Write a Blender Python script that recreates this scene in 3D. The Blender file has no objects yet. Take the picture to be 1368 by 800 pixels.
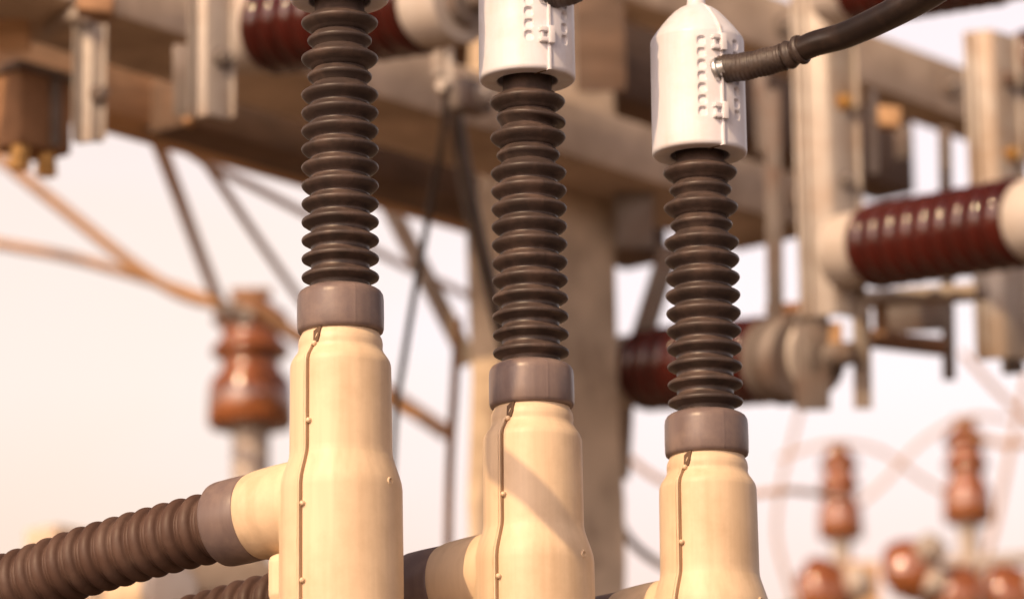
import bpy, bmesh, math, random
from mathutils import Vector, Matrix

random.seed(7)
SC = bpy.context.scene
COL = SC.collection
R = math.radians
UP = Vector((0, 0, 1))

# ------------------------------------------------------------------ camera frame
F = 5600.0                                   # focal length in photo pixels (photo is 1368 x 800)
PITCH, ROLL = R(13.6), R(0.75)
CAM = Vector((0, 0, 1.6))
_f = Vector((0, math.cos(PITCH), math.sin(PITCH)))
_r0, _u0 = Vector((1, 0, 0)), Vector((0, -math.sin(PITCH), math.cos(PITCH)))
_r = _r0 * math.cos(ROLL) - _u0 * math.sin(ROLL)
_u = _r0 * math.sin(ROLL) + _u0 * math.cos(ROLL)


def P(px, py, d):
    return CAM + d * (_f + _r * ((px - 684) / F) + _u * ((400 - py) / F))


def at_z(px, py, z):
    v = _f + _r * ((px - 684) / F) + _u * ((400 - py) / F)
    return CAM + v * ((z - CAM.z) / v.z)


S = 5.1 / F                                  # metres per photo pixel at the front column
cam_d = bpy.data.cameras.new('camera')
cam = bpy.data.objects.new('camera', cam_d)
COL.objects.link(cam)
cam.matrix_world = Matrix(((_r.x, _u.x, -_f.x, CAM.x), (_r.y, _u.y, -_f.y, CAM.y),
                           (_r.z, _u.z, -_f.z, CAM.z), (0, 0, 0, 1)))
cam_d.sensor_width = 36
cam_d.lens = F / 1368 * 36
cam_d.clip_start, cam_d.clip_end = 0.1, 3000
cam_d.dof.use_dof = True
cam_d.dof.focus_distance = 5.13
cam_d.dof.aperture_fstop = 4.1
cam_d.dof.aperture_blades = 0
SC.camera = cam

# ------------------------------------------------------------------ materials
M = {}


def mat(name, col, rough=0.5, metal=0.0, var=0.0, scale=20.0, bump=0.0, bscale=60.0, col2=None,
        coat=0.0, spec=0.5, stretch=(1, 1, 1), sss=0.0, dirt=None, dirt_amt=0.0, dirt_scale=6.0, streak=0.0, rvar=1.0):
    m = bpy.data.materials.new(name)
    m.use_nodes = True
    nt = m.node_tree
    N, L = nt.nodes, nt.links
    b = N['Principled BSDF']
    b.inputs['Roughness'].default_value = rough
    b.inputs['Metallic'].default_value = metal
    b.inputs['Specular IOR Level'].default_value = spec
    b.inputs['Coat Weight'].default_value = coat
    b.inputs['Coat Roughness'].default_value = 0.04
    if sss:
        b.inputs['Subsurface Weight'].default_value = sss
        b.inputs['Subsurface Scale'].default_value = 0.004
    tc = N.new('ShaderNodeTexCoord')
    mp = N.new('ShaderNodeMapping')
    mp.inputs['Scale'].default_value = stretch
    oi = N.new('ShaderNodeObjectInfo')
    off = N.new('ShaderNodeVectorMath')
    off.operation = 'MULTIPLY_ADD'
    off.inputs[1].default_value = (7.3, 3.1, 5.7)
    L.new(oi.outputs['Random'], off.inputs[0])
    L.new(tc.outputs['Object'], off.inputs[2])
    L.new(off.outputs['Vector'], mp.inputs['Vector'])
    n1 = N.new('ShaderNodeTexNoise')
    n1.inputs['Scale'].default_value = scale
    n1.inputs['Detail'].default_value = 6
    L.new(mp.outputs['Vector'], n1.inputs['Vector'])
    c2 = col2 or tuple(c * (1 - var) for c in col)
    mix = N.new('ShaderNodeMix')
    mix.data_type = 'RGBA'
    mix.inputs['A'].default_value = (*col, 1)
    mix.inputs['B'].default_value = (*c2, 1)
    rmp = N.new('ShaderNodeValToRGB')
    rmp.color_ramp.elements[0].position = 0.35
    rmp.color_ramp.elements[1].position = 0.68
    L.new(n1.outputs['Fac'], rmp.inputs['Fac'])
    L.new(rmp.outputs['Color'], mix.inputs['Factor'])
    out = mix.outputs['Result']
    if dirt:
        n3 = N.new('ShaderNodeTexNoise')
        n3.inputs['Scale'].default_value = dirt_scale
        n3.inputs['Detail'].default_value = 9
        n3.inputs['Roughness'].default_value = 0.65
        L.new(off.outputs['Vector'], n3.inputs['Vector'])
        r3 = N.new('ShaderNodeValToRGB')
        r3.color_ramp.elements[0].position = 0.46
        r3.color_ramp.elements[1].position = 0.66
        r3.color_ramp.elements[1].color = (dirt_amt,) * 3 + (1,)
        L.new(n3.outputs['Fac'], r3.inputs['Fac'])
        mx = N.new('ShaderNodeMix')
        mx.data_type = 'RGBA'
        mx.inputs['B'].default_value = (*dirt, 1)
        L.new(r3.outputs['Color'], mx.inputs['Factor'])
        L.new(out, mx.inputs['A'])
        out = mx.outputs['Result']
    if streak:
        mp4 = N.new('ShaderNodeMapping')
        mp4.inputs['Scale'].default_value = (55, 55, 2.2)
        L.new(off.outputs['Vector'], mp4.inputs['Vector'])
        n4 = N.new('ShaderNodeTexNoise')
        n4.inputs['Scale'].default_value = 1.0
        n4.inputs['Detail'].default_value = 4
        L.new(mp4.outputs['Vector'], n4.inputs['Vector'])
        r4 = N.new('ShaderNodeValToRGB')
        r4.color_ramp.elements[0].position = 0.48
        r4.color_ramp.elements[1].position = 0.72
        r4.color_ramp.elements[1].color = (streak,) * 3 + (1,)
        L.new(n4.outputs['Fac'], r4.inputs['Fac'])
        m4 = N.new('ShaderNodeMix')
        m4.data_type = 'RGBA'
        m4.inputs['B'].default_value = (*(dirt or tuple(c * 0.5 for c in col)), 1)
        L.new(r4.outputs['Color'], m4.inputs['Factor'])
        L.new(out, m4.inputs['A'])
        out = m4.outputs['Result']
    L.new(out, b.inputs['Base Color'])
    mr = N.new('ShaderNodeMapRange')
    mr.inputs['To Min'].default_value = max(0.03, rough - 0.08 * rvar)
    mr.inputs['To Max'].default_value = min(1, rough + 0.1 * rvar)
    L.new(n1.outputs['Fac'], mr.inputs['Value'])
    L.new(mr.outputs['Result'], b.inputs['Roughness'])
    if bump:
        n2 = N.new('ShaderNodeTexNoise')
        n2.inputs['Scale'].default_value = bscale
        n2.inputs['Detail'].default_value = 5
        L.new(mp.outputs['Vector'], n2.inputs['Vector'])
        bp = N.new('ShaderNodeBump')
        bp.inputs['Strength'].default_value = bump
        bp.inputs['Distance'].default_value = 0.002
        L.new(n2.outputs['Fac'], bp.inputs['Height'])
        L.new(bp.outputs['Normal'], b.inputs['Normal'])
    M[name] = m
    return m


mat('cream_polymer', (0.71, 0.54, 0.365), 0.50, var=0.07, scale=9, bump=0.10, bscale=40, stretch=(9, 9, 0.5),
    dirt=(0.42, 0.28, 0.16), dirt_amt=0.4, dirt_scale=9, streak=0.32)
mat('white_polymer', (0.70, 0.70, 0.76), 0.40, var=0.05, scale=12, bump=0.10, bscale=45, stretch=(6, 6, 0.6),
    dirt=(0.52, 0.42, 0.33), dirt_amt=0.32, dirt_scale=11, streak=0.22)
mat('shed_rubber', (0.058, 0.041, 0.036), 0.42, spec=0.36, var=0.22, scale=16, bump=0.10, bscale=120,
    dirt=(0.15, 0.10, 0.08), dirt_amt=0.5, dirt_scale=26)
mat('collar_rubber', (0.165, 0.122, 0.116), 0.36, spec=0.35, streak=0.25, var=0.14, scale=9, bump=0.10, bscale=60, stretch=(5, 5, 1),
    dirt=(0.30, 0.22, 0.18), dirt_amt=0.4, dirt_scale=20)
mat('ribbed_rubber', (0.085, 0.048, 0.036), 0.5, spec=0.25, var=0.2, scale=14, bump=0.10, bscale=120,
    dirt=(0.15, 0.10, 0.08), dirt_amt=0.45, dirt_scale=22)
mat('black_cable', (0.020, 0.013, 0.011), 0.30, var=0.3, scale=24, bump=0.16, bscale=50, stretch=(1, 1, 1),
    dirt=(0.10, 0.065, 0.05), dirt_amt=0.3, dirt_scale=14)
mat('black_tape', (0.050, 0.035, 0.030), 0.48, var=0.3, scale=40, bump=0.35, bscale=130,
    dirt=(0.14, 0.10, 0.08), dirt_amt=0.4, dirt_scale=30)
mat('zinc', (0.62, 0.63, 0.64), 0.34, metal=0.85, var=0.2, scale=60, bump=0.1)
mat('galvanised', (0.42, 0.37, 0.33), 0.55, metal=0.15, var=0.18, scale=14, bump=0.15, bscale=30,
    dirt=(0.32, 0.19, 0.10), dirt_amt=0.5, dirt_scale=7)
mat('dull_steel', (0.24, 0.205, 0.185), 0.55, metal=0.2, var=0.3, scale=12, bump=0.15,
    dirt=(0.16, 0.08, 0.045), dirt_amt=0.6, dirt_scale=8)
mat('rust_steel', (0.26, 0.13, 0.065), 0.7, var=0.4, scale=14, bump=0.3, dirt=(0.42, 0.26, 0.13), dirt_amt=0.5)
mat('concrete', (0.66, 0.525, 0.385), 0.85, var=0.28, scale=7, bump=0.6, bscale=28,
    dirt=(0.21, 0.145, 0.10), dirt_amt=0.75, dirt_scale=5)
mat('arm_concrete', (0.66, 0.53, 0.41), 0.85, var=0.25, scale=5, bump=0.5, bscale=25,
    dirt=(0.17, 0.105, 0.065), dirt_amt=0.6, dirt_scale=4)
mat('shade_brown', (0.17, 0.112, 0.080), 0.8, var=0.4, scale=8, bump=0.5, stretch=(1, 1, 6), dirt=(0.25, 0.14, 0.08), dirt_amt=0.5, dirt_scale=4)  # shade among the arms and on the upper pole, put into the colour
mat('tan_and_flare', (0.68, 0.42, 0.23), 0.8, var=0.3, scale=8, bump=0.5, stretch=(1, 1, 6), dirt=(0.30, 0.17, 0.09), dirt_amt=0.5, dirt_scale=4)  # tan, with the warm flare of the left side put into the colour
mat('red_porcelain', (0.062, 0.008, 0.005), 0.08, var=0.35, scale=10, spec=0.62, rvar=0.5)
mat('brown_porcelain', (0.30, 0.095, 0.028), 0.08, var=0.45, scale=14, spec=0.9, rvar=0.5, coat=0.6)
mat('grey_white', (0.55, 0.49, 0.44), 0.55, var=0.15, scale=10, bump=0.1, dirt=(0.36, 0.26, 0.19), dirt_amt=0.4, dirt_scale=9)
mat('bare_wire', (0.54, 0.31, 0.16), 0.5, metal=0.2, var=0.25, scale=25, bump=0.2)  # the left side's warm flare is put into the wire colour
mat('rust_and_flare', (0.40, 0.22, 0.115), 0.75, var=0.4, scale=14, bump=0.3, dirt=(0.2, 0.1, 0.05), dirt_amt=0.6)  # rust brown, lightened to carry the flare on the left side
mat('dark_steel', (0.105, 0.085, 0.075), 0.6, metal=0.1, var=0.3, scale=12, bump=0.15, dirt=(0.17, 0.10, 0.06), dirt_amt=0.5)
mat('brass', (0.62, 0.36, 0.12), 0.4, metal=0.6, var=0.2)
mat('seam_dark', (0.22, 0.12, 0.06), 0.8, var=0.3, scale=30)
mat('dark_gap', (0.12, 0.07, 0.04), 0.8)
mat('ground', (0.13, 0.085, 0.055), 0.95, var=0.3, scale=0.6, bump=0.6, bscale=8, dirt=(0.09, 0.06, 0.04), dirt_amt=0.7, dirt_scale=0.25)


# ------------------------------------------------------------------ mesh helpers
def link(name, bm, material, parent=None, smooth=True, sharp=35, loc=None):
    me = bpy.data.meshes.new(name)
    bmesh.ops.recalc_face_normals(bm, faces=bm.faces[:])
    for f in bm.faces:
        f.smooth = smooth
    bm.to_mesh(me)
    bm.free()
    if smooth and sharp:
        me.set_sharp_from_angle(angle=R(sharp))
    me.materials.append(M[material] if isinstance(material, str) else material)
    o = bpy.data.objects.new(name, me)
    COL.objects.link(o)
    if parent:
        o.parent = parent
    if loc is not None:
        o.location = loc
    return o


def thing(name, label, cat, loc=(0, 0, 0), group=None):
    o = bpy.data.objects.new(name, None)
    o.empty_display_size = 0.1
    COL.objects.link(o)
    o.location = loc
    o['label'], o['category'] = label, cat
    if group:
        o['group'] = group
    return o


def tag(o, label, cat, group=None, kind=None):
    if label:
        o['label'] = label
    if cat:
        o['category'] = cat
    if group:
        o['group'] = group
    if kind:
        o['kind'] = kind
    return o


def frame(z_axis, x_hint=None):
    z = Vector(z_axis).normalized()
    h = Vector(x_hint) if x_hint is not None else (UP if abs(z.z) < 0.9 else Vector((1, 0, 0)))
    x = (h - z * h.dot(z)).normalized()
    y = z.cross(x)
    return Matrix(((x.x, y.x, z.x), (x.y, y.y, z.y), (x.z, y.z, z.z)))


def add_lathe(bm, prof, seg=64, m3=None, org=Vector((0, 0, 0)), disp=None, cap=True):
    """prof: list of (r, z).  Ring angle 0 is local -Y (front), growing to +X."""
    rings = []
    for (r, z) in prof:
        ring = []
        for i in range(seg):
            a = 2 * math.pi * i / seg
            rr = r + (disp(a if a <= math.pi else a - 2 * math.pi, z, r) if disp else 0)
            v = Vector((rr * math.sin(a), -rr * math.cos(a), z))
            if m3:
                v = m3 @ v
            ring.append(bm.verts.new(org + v))
        rings.append(ring)
    for a, b in zip(rings, rings[1:]):
        for i in range(seg):
            j = (i + 1) % seg
            bm.faces.new((a[i], a[j], b[j], b[i]))
    if cap:
        bm.faces.new(rings[0][::-1])
        bm.faces.new(rings[-1])
    return rings


def spline(pts, n=12):
    pts = [Vector(p) for p in pts]
    if len(pts) < 3:
        return [pts[0].lerp(pts[-1], k / n) for k in range(n + 1)]
    q = [pts[0] * 2 - pts[1]] + pts + [pts[-1] * 2 - pts[-2]]
    out = []
    for i in range(1, len(q) - 2):
        p0, p1, p2, p3 = q[i - 1:i + 3]
        for k in range(n):
            t = k / n
            out.append(0.5 * ((2 * p1) + (p2 - p0) * t + (2 * p0 - 5 * p1 + 4 * p2 - p3) * t * t
                              + (3 * p1 - p0 - 3 * p2 + p3) * t ** 3))
    out.append(pts[-1])
    return out


def add_tube(bm, path, rad, seg=16, cap=True):
    """path: dense points; rad: number or function of arc length."""
    t0 = (path[1] - path[0]).normalized()
    m = frame(t0)
    nx = m.col[0].copy()
    rings, s, prev = [], 0.0, None
    for i, p in enumerate(path):
        t = (path[min(i + 1, len(path) - 1)] - path[max(i - 1, 0)]).normalized()
        nx = (nx - t * nx.dot(t)).normalized()
        ny = t.cross(nx)
        if prev is not None:
            s += (p - prev).length
        prev = p
        r = rad(s) if callable(rad) else rad
        rings.append([bm.verts.new(p + nx * (r * math.cos(2 * math.pi * k / seg)) + ny * (r * math.sin(2 * math.pi * k / seg)))
                      for k in range(seg)])
    for a, b in zip(rings, rings[1:]):
        for i in range(seg):
            j = (i + 1) % seg
            bm.faces.new((a[i], a[j], b[j], b[i]))
    if cap:
        bm.faces.new(rings[0][::-1])
        bm.faces.new(rings[-1])


def add_box(bm, c, ax, ay, az, hx, hy, hz, bev=0.0):
    """oriented box: centre, three unit axes, half sizes"""
    ax, ay, az = Vector(ax).normalized(), Vector(ay).normalized(), Vector(az).normalized()
    vs = []
    for sx in (-1, 1):
        for sy in (-1, 1):
            for sz in (-1, 1):
                vs.append(bm.verts.new(Vector(c) + ax * (hx * sx) + ay * (hy * sy) + az * (hz * sz)))
    idx = [(0, 1, 3, 2), (4, 6, 7, 5), (0, 4, 5, 1), (2, 3, 7, 6), (0, 2, 6, 4), (1, 5, 7, 3)]
    fs = [bm.faces.new([vs[i] for i in f]) for f in idx]
    if bev:
        es = list({e for f in fs for e in f.edges})
        bmesh.ops.bevel(bm, geom=es, offset=bev, segments=2, profile=0.5, affect='EDGES')


def add_prism(bm, sect, a, b, ax, ay):
    """extrude a closed 2-D section (in axes ax, ay) from point a to point b"""
    ax, ay = Vector(ax), Vector(ay)
    A = [bm.verts.new(Vector(a) + ax * x + ay * y) for x, y in sect]
    B = [bm.verts.new(Vector(b) + ax * x + ay * y) for x, y in sect]
    n = len(sect)
    for i in range(n):
        j = (i + 1) % n
        bm.faces.new((A[i], A[j], B[j], B[i]))
    bm.faces.new(A[::-1])
    bm.faces.new(B)


def add_hex(bm, c, axis, r, h):
    add_lathe(bm, [(r, 0), (r, h * 0.85), (r * 0.88, h)], 6, frame(axis), Vector(c))


def dup(root, loc):
    """a copy of a thing with copies of its parts and sub-parts"""
    r = root.copy()
    COL.objects.link(r)
    r.location = loc
    for ch in list(root.children):
        c = ch.copy()
        COL.objects.link(c)
        c.parent = r
        for g in list(ch.children):
            d = g.copy()
            COL.objects.link(d)
            d.parent = c
    return r


def child(o, name):
    return [c for c in o.children if c.name.split('.')[0] == name][0]


# ------------------------------------------------------------------ light
SUN_AZ, SUN_EL = R(57), R(38)                # the sun stands to the left and behind the camera
TO_SUN = Vector((-math.cos(SUN_AZ) * math.cos(SUN_EL), -math.sin(SUN_AZ) * math.cos(SUN_EL), math.sin(SUN_EL)))
sd = bpy.data.lights.new('sun', 'SUN')
sd.energy = 3.8
sd.angle = R(0.3)
sd.color = (1.0, 0.69, 0.39)
so = bpy.data.objects.new('sun', sd)
COL.objects.link(so)
so.rotation_mode = 'QUATERNION'
so.rotation_quaternion = (-TO_SUN).to_track_quat('-Z', 'Y')
so.location = (-8, -8, 12)

w = bpy.data.worlds.new('World')
SC.world = w
w.use_nodes = True
nt = w.node_tree
bg = nt.nodes['Background']
sky = nt.nodes.new('ShaderNodeTexSky')
sky.sky_type = 'NISHITA'
sky.sun_disc = False
sky.sun_elevation = SUN_EL
sky.sun_rotation = math.atan2(TO_SUN.x, TO_SUN.y)
sky.air_density = 1.0
sky.dust_density = 6.0
sky.ozone_density = 0.6
hsv = nt.nodes.new('ShaderNodeHueSaturation')
hsv.inputs['Saturation'].default_value = 0.25
hsv.inputs['Value'].default_value = 2.36
nt.links.new(sky.outputs['Color'], hsv.inputs['Color'])
tint = nt.nodes.new('ShaderNodeMix')
tint.data_type = 'RGBA'
tint.blend_type = 'MULTIPLY'
tint.inputs['Factor'].default_value = 1
wtc = nt.nodes.new('ShaderNodeTexCoord')
wsx = nt.nodes.new('ShaderNodeSeparateXYZ')
nt.links.new(wtc.outputs['Generated'], wsx.inputs['Vector'])
wrp = nt.nodes.new('ShaderNodeValToRGB')      # peach at the horizon, white above it, darker overhead
e = wrp.color_ramp.elements
e[0].position, e[0].color = 0.0, (1.0, 0.72, 0.55, 1)
e[1].position, e[1].color = 1.0, (0.16, 0.14, 0.16, 1)
for pos, c in ((0.165, (1.0, 0.78, 0.67, 1)), (0.215, (1.0, 0.87, 0.82, 1)), (0.30, (1.0, 0.86, 0.82, 1)), (0.40, (0.40, 0.34, 0.34, 1)), (0.52, (0.20, 0.175, 0.19, 1))):
    q = e.new(pos)
    q.color = c
nt.links.new(wsx.outputs['Z'], wrp.inputs['Fac'])
wx = nt.nodes.new('ShaderNodeValToRGB')       # the sky is warmer towards the sun's side, on the left
wx.color_ramp.elements[0].position, wx.color_ramp.elements[0].color = 0.40, (1.0, 0.94, 0.85, 1)
wx.color_ramp.elements[1].position, wx.color_ramp.elements[1].color = 0.52, (1.0, 0.97, 0.97, 1)
wmr = nt.nodes.new('ShaderNodeMapRange')
wmr.inputs['From Min'].default_value, wmr.inputs['From Max'].default_value = -0.5, 0.5
nt.links.new(wsx.outputs['X'], wmr.inputs['Value'])
wno = nt.nodes.new('ShaderNodeTexNoise')       # thin uneven haze
wmp = nt.nodes.new('ShaderNodeMapping')
wmp.inputs['Scale'].default_value = (9, 9, 30)
nt.links.new(wtc.outputs['Generated'], wmp.inputs['Vector'])
nt.links.new(wmp.outputs['Vector'], wno.inputs['Vector'])
wno.inputs['Scale'].default_value = 1.0
wno.inputs['Detail'].default_value = 3
wad = nt.nodes.new('ShaderNodeMath')
wad.operation = 'MULTIPLY_ADD'
wad.inputs[1].default_value, wad.inputs[2].default_value = 0.22, -0.11
nt.links.new(wno.outputs['Fac'], wad.inputs[0])
wsum = nt.nodes.new('ShaderNodeMath')
nt.links.new(wmr.outputs['Result'], wsum.inputs[0])
nt.links.new(wad.outputs['Value'], wsum.inputs[1])
nt.links.new(wsum.outputs['Value'], wx.inputs['Fac'])
wmul = nt.nodes.new('ShaderNodeMix')
wmul.data_type = 'RGBA'
wmul.blend_type = 'MULTIPLY'
wmul.inputs['Factor'].default_value = 1
nt.links.new(wrp.outputs['Color'], wmul.inputs['A'])
nt.links.new(wx.outputs['Color'], wmul.inputs['B'])
nt.links.new(wmul.outputs['Result'], tint.inputs['B'])
nt.links.new(hsv.outputs['Color'], tint.inputs['A'])
nt.links.new(tint.outputs['Result'], bg.inputs['Color'])
bg.inputs['Strength'].default_value = 0.15

SC.view_settings.view_transform = 'Standard'
SC.view_settings.look = 'None'
SC.view_settings.exposure = 0.0
SC.view_settings.gamma = 1
SC.cycles.use_denoising = True
SC.cycles.sample_clamp_indirect = 8

# ------------------------------------------------------------------ ground
bm = bmesh.new()
bmesh.ops.create_grid(bm, x_segments=2, y_segments=2, size=900)
g = link('ground', bm, 'ground', smooth=False)
tag(g, None, None, kind='structure')

# ------------------------------------------------------------------ the cable terminations
VZ = 1 / 0.970                               # photo pixels of height -> pixels of real height
SPOUT = Vector((-math.cos(R(33)), math.sin(R(33)), -0.075)).normalized()
SPOUT_Z = -224 * S
SPOUT_L, COLLAR_L = 144 * S, 57 * S
HOUSING = [(47, 14), (50, 2), (53, -6), (55.5, -11), (56.5, -17), (56, -25), (58, -30), (61, -34), (65.5, -41), (67.3, -47),
           (67.6, -60), (68, -110), (68.4, -164), (69.2, -172), (73, -184), (77.5, -197), (80.4, -207), (81.5, -216), (82, -300),
           (82.5, -470), (80, -476), (60, -476)]


def housing_r(z):
    for (r0, z0), (r1, z1) in zip(HOUSING, HOUSING[1:]):
        if z1 <= z <= z0:
            t = (z0 - z) / max(1e-6, z0 - z1)
            return r0 + (r1 - r0) * t
    return HOUSING[-1][0]


def px(prof):
    return [(r * S, z * S) for r, z in prof]


def remeshed(name, bm, material, parent, voxel, smooth_it):
    """fuse overlapping closed shells into one moulded skin"""
    me = bpy.data.meshes.new(name + '_shells')
    bmesh.ops.recalc_face_normals(bm, faces=bm.faces[:])
    bm.to_mesh(me)
    bm.free()
    tmp = bpy.data.objects.new(name + '_shells', me)
    COL.objects.link(tmp)
    md = tmp.modifiers.new('r', 'REMESH')
    md.mode = 'VOXEL'
    md.voxel_size = voxel
    ms = tmp.modifiers.new('s', 'SMOOTH')
    ms.factor = 0.5
    ms.iterations = smooth_it
    dg = bpy.context.evaluated_depsgraph_get()
    me2 = bpy.data.meshes.new_from_object(tmp.evaluated_get(dg))
    me2.name = name
    bpy.data.objects.remove(tmp)
    bpy.data.meshes.remove(me)
    for p in me2.polygons:
        p.use_smooth = True
    me2.materials.clear()
    me2.materials.append(M[material])
    o = bpy.data.objects.new(name, me2)
    COL.objects.link(o)
    o.parent = parent
    return o


TG = 'outdoor cable terminations standing in a row'
term = thing('cable_termination', 'left cable termination, its white cap cut off by the top edge of the photo',
             'cable termination', (0, 0, 0), TG)

# housing: upright barrel + side spout + gusset block, fused
bm = bmesh.new()
dense = []
for (r0, z0), (r1, z1) in zip(HOUSING, HOUSING[1:]):
    dense.append((r0, z0))
dense.append(HOUSING[-1])
add_lathe(bm, px(dense), 128)
ms = frame(SPOUT, UP)
add_lathe(bm, px([(62, 0), (62, 90), (61.5, 108), (60.5, 126), (58.5, 137), (55, 143), (48, 144)]), 128, ms, Vector((0, 0, SPOUT_Z)))
sx = SPOUT.copy(); sx.z = 0; sx.normalize()
sy = UP.cross(sx)
add_box(bm, Vector((0, 0, -328 * S)) + sx * (44 * S), sx, sy, UP, 52 * S, 40 * S, 34 * S, 12 * S)
housing = remeshed('housing', bm, 'cream_polymer', term, 0.0014, 4)

TH = R(-38)                                  # the seam runs down the front left


def on_housing(th, z, dr=0.0):
    r = housing_r(z) + dr
    return Vector((r * math.sin(th) * S, -r * math.cos(th) * S, z * S))


bm = bmesh.new()
zs = [-24 - k * 4 for k in range(112)]
sect = [(-8, -3), (-6.5, 0.3), (-2.8, 3.2), (-0.4, 3.0), (0.0, -3)]
rows = []
for z in zs:
    n = Vector((math.sin(TH), -math.cos(TH), 0))
    t = Vector((math.cos(TH), math.sin(TH), 0))
    base = on_housing(TH, z)
    rows.append([bm.verts.new(base + t * (a * S) + n * (b * S)) for a, b in sect])
for a, b in zip(rows, rows[1:]):
    for i in range(len(sect)):
        j = (i + 1) % len(sect)
        bm.faces.new((a[i], a[j], b[j], b[i]))
bm.faces.new(rows[0]); bm.faces.new(rows[-1][::-1])
link('seam_lip', bm, 'cream_polymer', housing, sharp=30)
bm = bmesh.new()                             # the open joint beside the lip
rows = []
for z in zs:
    n = Vector((math.sin(TH), -math.cos(TH), 0))
    t = Vector((math.cos(TH), math.sin(TH), 0))
    base = on_housing(TH, z)
    rows.append([bm.verts.new(base + t * (a * S) + n * (b * S)) for a, b in ((0.1, -3), (0.1, 0.5), (3.2, 0.45), (3.2, -3))])
for a, b in zip(rows, rows[1:]):
    for i in range(4):
        j = (i + 1) % 4
        bm.faces.new((a[i], a[j], b[j], b[i]))
bm.faces.new(rows[0]); bm.faces.new(rows[-1][::-1])
link('seam_gap', bm, 'seam_dark', housing, smooth=False)
for zz in (-25, -131, -244, -346):
    bm = bmesh.new()
    n = Vector((math.sin(TH + 0.04), -math.cos(TH + 0.04), 0))
    add_lathe(bm, px([(3.6, -2), (3.7, 1.5), (3.3, 3.4), (2.1, 4.6), (0.5, 5.0)]), 20, frame(n), on_housing(TH + 0.055, zz, 0.5))
    link('rivet', bm, 'cream_polymer', housing)
bm = bmesh.new()                             # dark slot at the head of the seam
n = Vector((math.sin(TH + 0.04), -math.cos(TH + 0.04), 0.25)).normalized()
t = Vector((math.cos(TH), math.sin(TH), 0))
sl = [on_housing(TH + 0.03, -8, 3.4), on_housing(TH + 0.21, 1, 3.0), on_housing(TH + 0.20, -15, 2.6), on_housing(TH + 0.15, -23, 1.6), on_housing(TH + 0.02, -24, 1.6)]
f1 = [bm.verts.new(p) for p in sl]
f2 = [bm.verts.new(p - n * (5 * S)) for p in sl]
bm.faces.new(f1); bm.faces.new(f2[::-1])
for i in range(5):
    bm.faces.new((f1[i], f1[(i + 1) % 5], f2[(i + 1) % 5], f2[i]))
link('slot', bm, 'dark_gap', housing, smooth=False)
bm = bmesh.new()                             # small blind hole on the right flank
a2 = R(55)
n = Vector((math.sin(a2), -math.cos(a2), 0))
add_lathe(bm, px([(5.5, -2), (5.5, 0.4), (4.6, 1.4), (3.4, 1.2), (3.0, -1)]), 20, frame(n), on_housing(a2, -212, 0.2))
link('blind_hole', bm, 'cream_polymer', housing)

# collar under the sheds
CPROF = [(44, 1), (49, -3), (54, -2), (56.8, 0), (58, 4), (58.3, 20), (58, 44), (57.2, 50), (54.5, 54.5), (51, 57), (44, 60), (36, 61)]
bm = bmesh.new()


def mold(a, z, r):
    d = abs(a - R(22))
    return 0.7 * S * max(0, 1 - d / 0.02)


add_lathe(bm, px(CPROF), 240, disp=mold)
link('collar', bm, 'collar_rubber', term, sharp=50)

# sheds: one moulded column
PITCH_PX = 25.45
Z0 = 75.5


def shed_profile(small, n):
    prof = [(39.3, 56)]
    for k in range(n):
        zc = Z0 + k * PITCH_PX
        sm = k in small
        ro = 43.8 if sm else 52.2
        rc = 35.5 if sm else 39.3
        ch = 9.0 if sm else 9.5
        du = 10.0 if sm else (8.5, 8.8, 9.2, 10.0, 11.2, 12.2)[min(k, 5)]
        m = rc + (ro - rc) * 0.5
        prof += [(rc, zc - du - 1.0), (rc + 0.7, zc - du + 0.3), (rc + (ro - rc) * 0.28, zc - du * 0.80), (m - 0.4 if sm else m + 1.2, zc - du * 0.60), (ro - 2.4 if sm else ro - 3.0, zc - du * 0.43), (ro - 1.2, zc - 3.2),
                 (ro - 0.5, zc - 2.0), (ro, zc - 0.2), (ro - 0.2, zc + 1.2), (ro - 0.9, zc + 2.5), (ro - 2.2, zc + 3.5), (m - 0.2, zc + ch * 0.64),
                 (rc + 1.2, zc + ch * 0.93), (rc, zc + ch + 1.2)]
    prof += [(34, zc + 14), (33.5, Z0 + 17 * PITCH_PX)]
    return prof


bm = bmesh.new()
add_lathe(bm, px(shed_profile((11, 13), 15)), 240, disp=lambda a, z, r: (0.7 * S * max(0, 1 - abs(a - R(22)) / 0.02)) if r > 45 * S else 0)
link('insulator', bm, 'shed_rubber', term, sharp=60)

# spout collar
bm = bmesh.new()
so_ = Vector((0, 0, SPOUT_Z)) + SPOUT * (SPOUT_L - 6 * S)
add_lathe(bm, px([(46, 0), (54, 0), (56.8, 1.2), (58.4, 4), (58.6, 30), (58, 52), (57, 57), (54.5, 60), (50, 61.5), (44, 61.5)]), 160, ms, so_)
link('spout_collar', bm, 'collar_rubber', term, sharp=50)
bm = bmesh.new()
add_lathe(bm, px([(38, -505), (72, -505), (76, -500), (76, -474), (60, -472)]), 96)
link('base_plug', bm, 'collar_rubber', term, sharp=40)

# cap
CAPZ = 461
SEAM = R(27)
cap_rows = [(41, 16), (41.5, 2), (43, 0.6), (60, 0.0), (64, 0.5), (66.3, 2.5), (67, 6)]
z = 8.0
while z < 166:
    cap_rows.append((67 - 0.6 * z / 166, z))
    z += 1.5
cap_rows += [(66.3, 167), (65.3, 170), (62.5, 174.5), (57, 182), (50, 191), (42, 200.5), (33, 210), (25, 216), (19, 219), (15, 221),
             (13.2, 224), (12.6, 234), (11, 238), (8, 240), (3, 240.6)]


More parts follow.
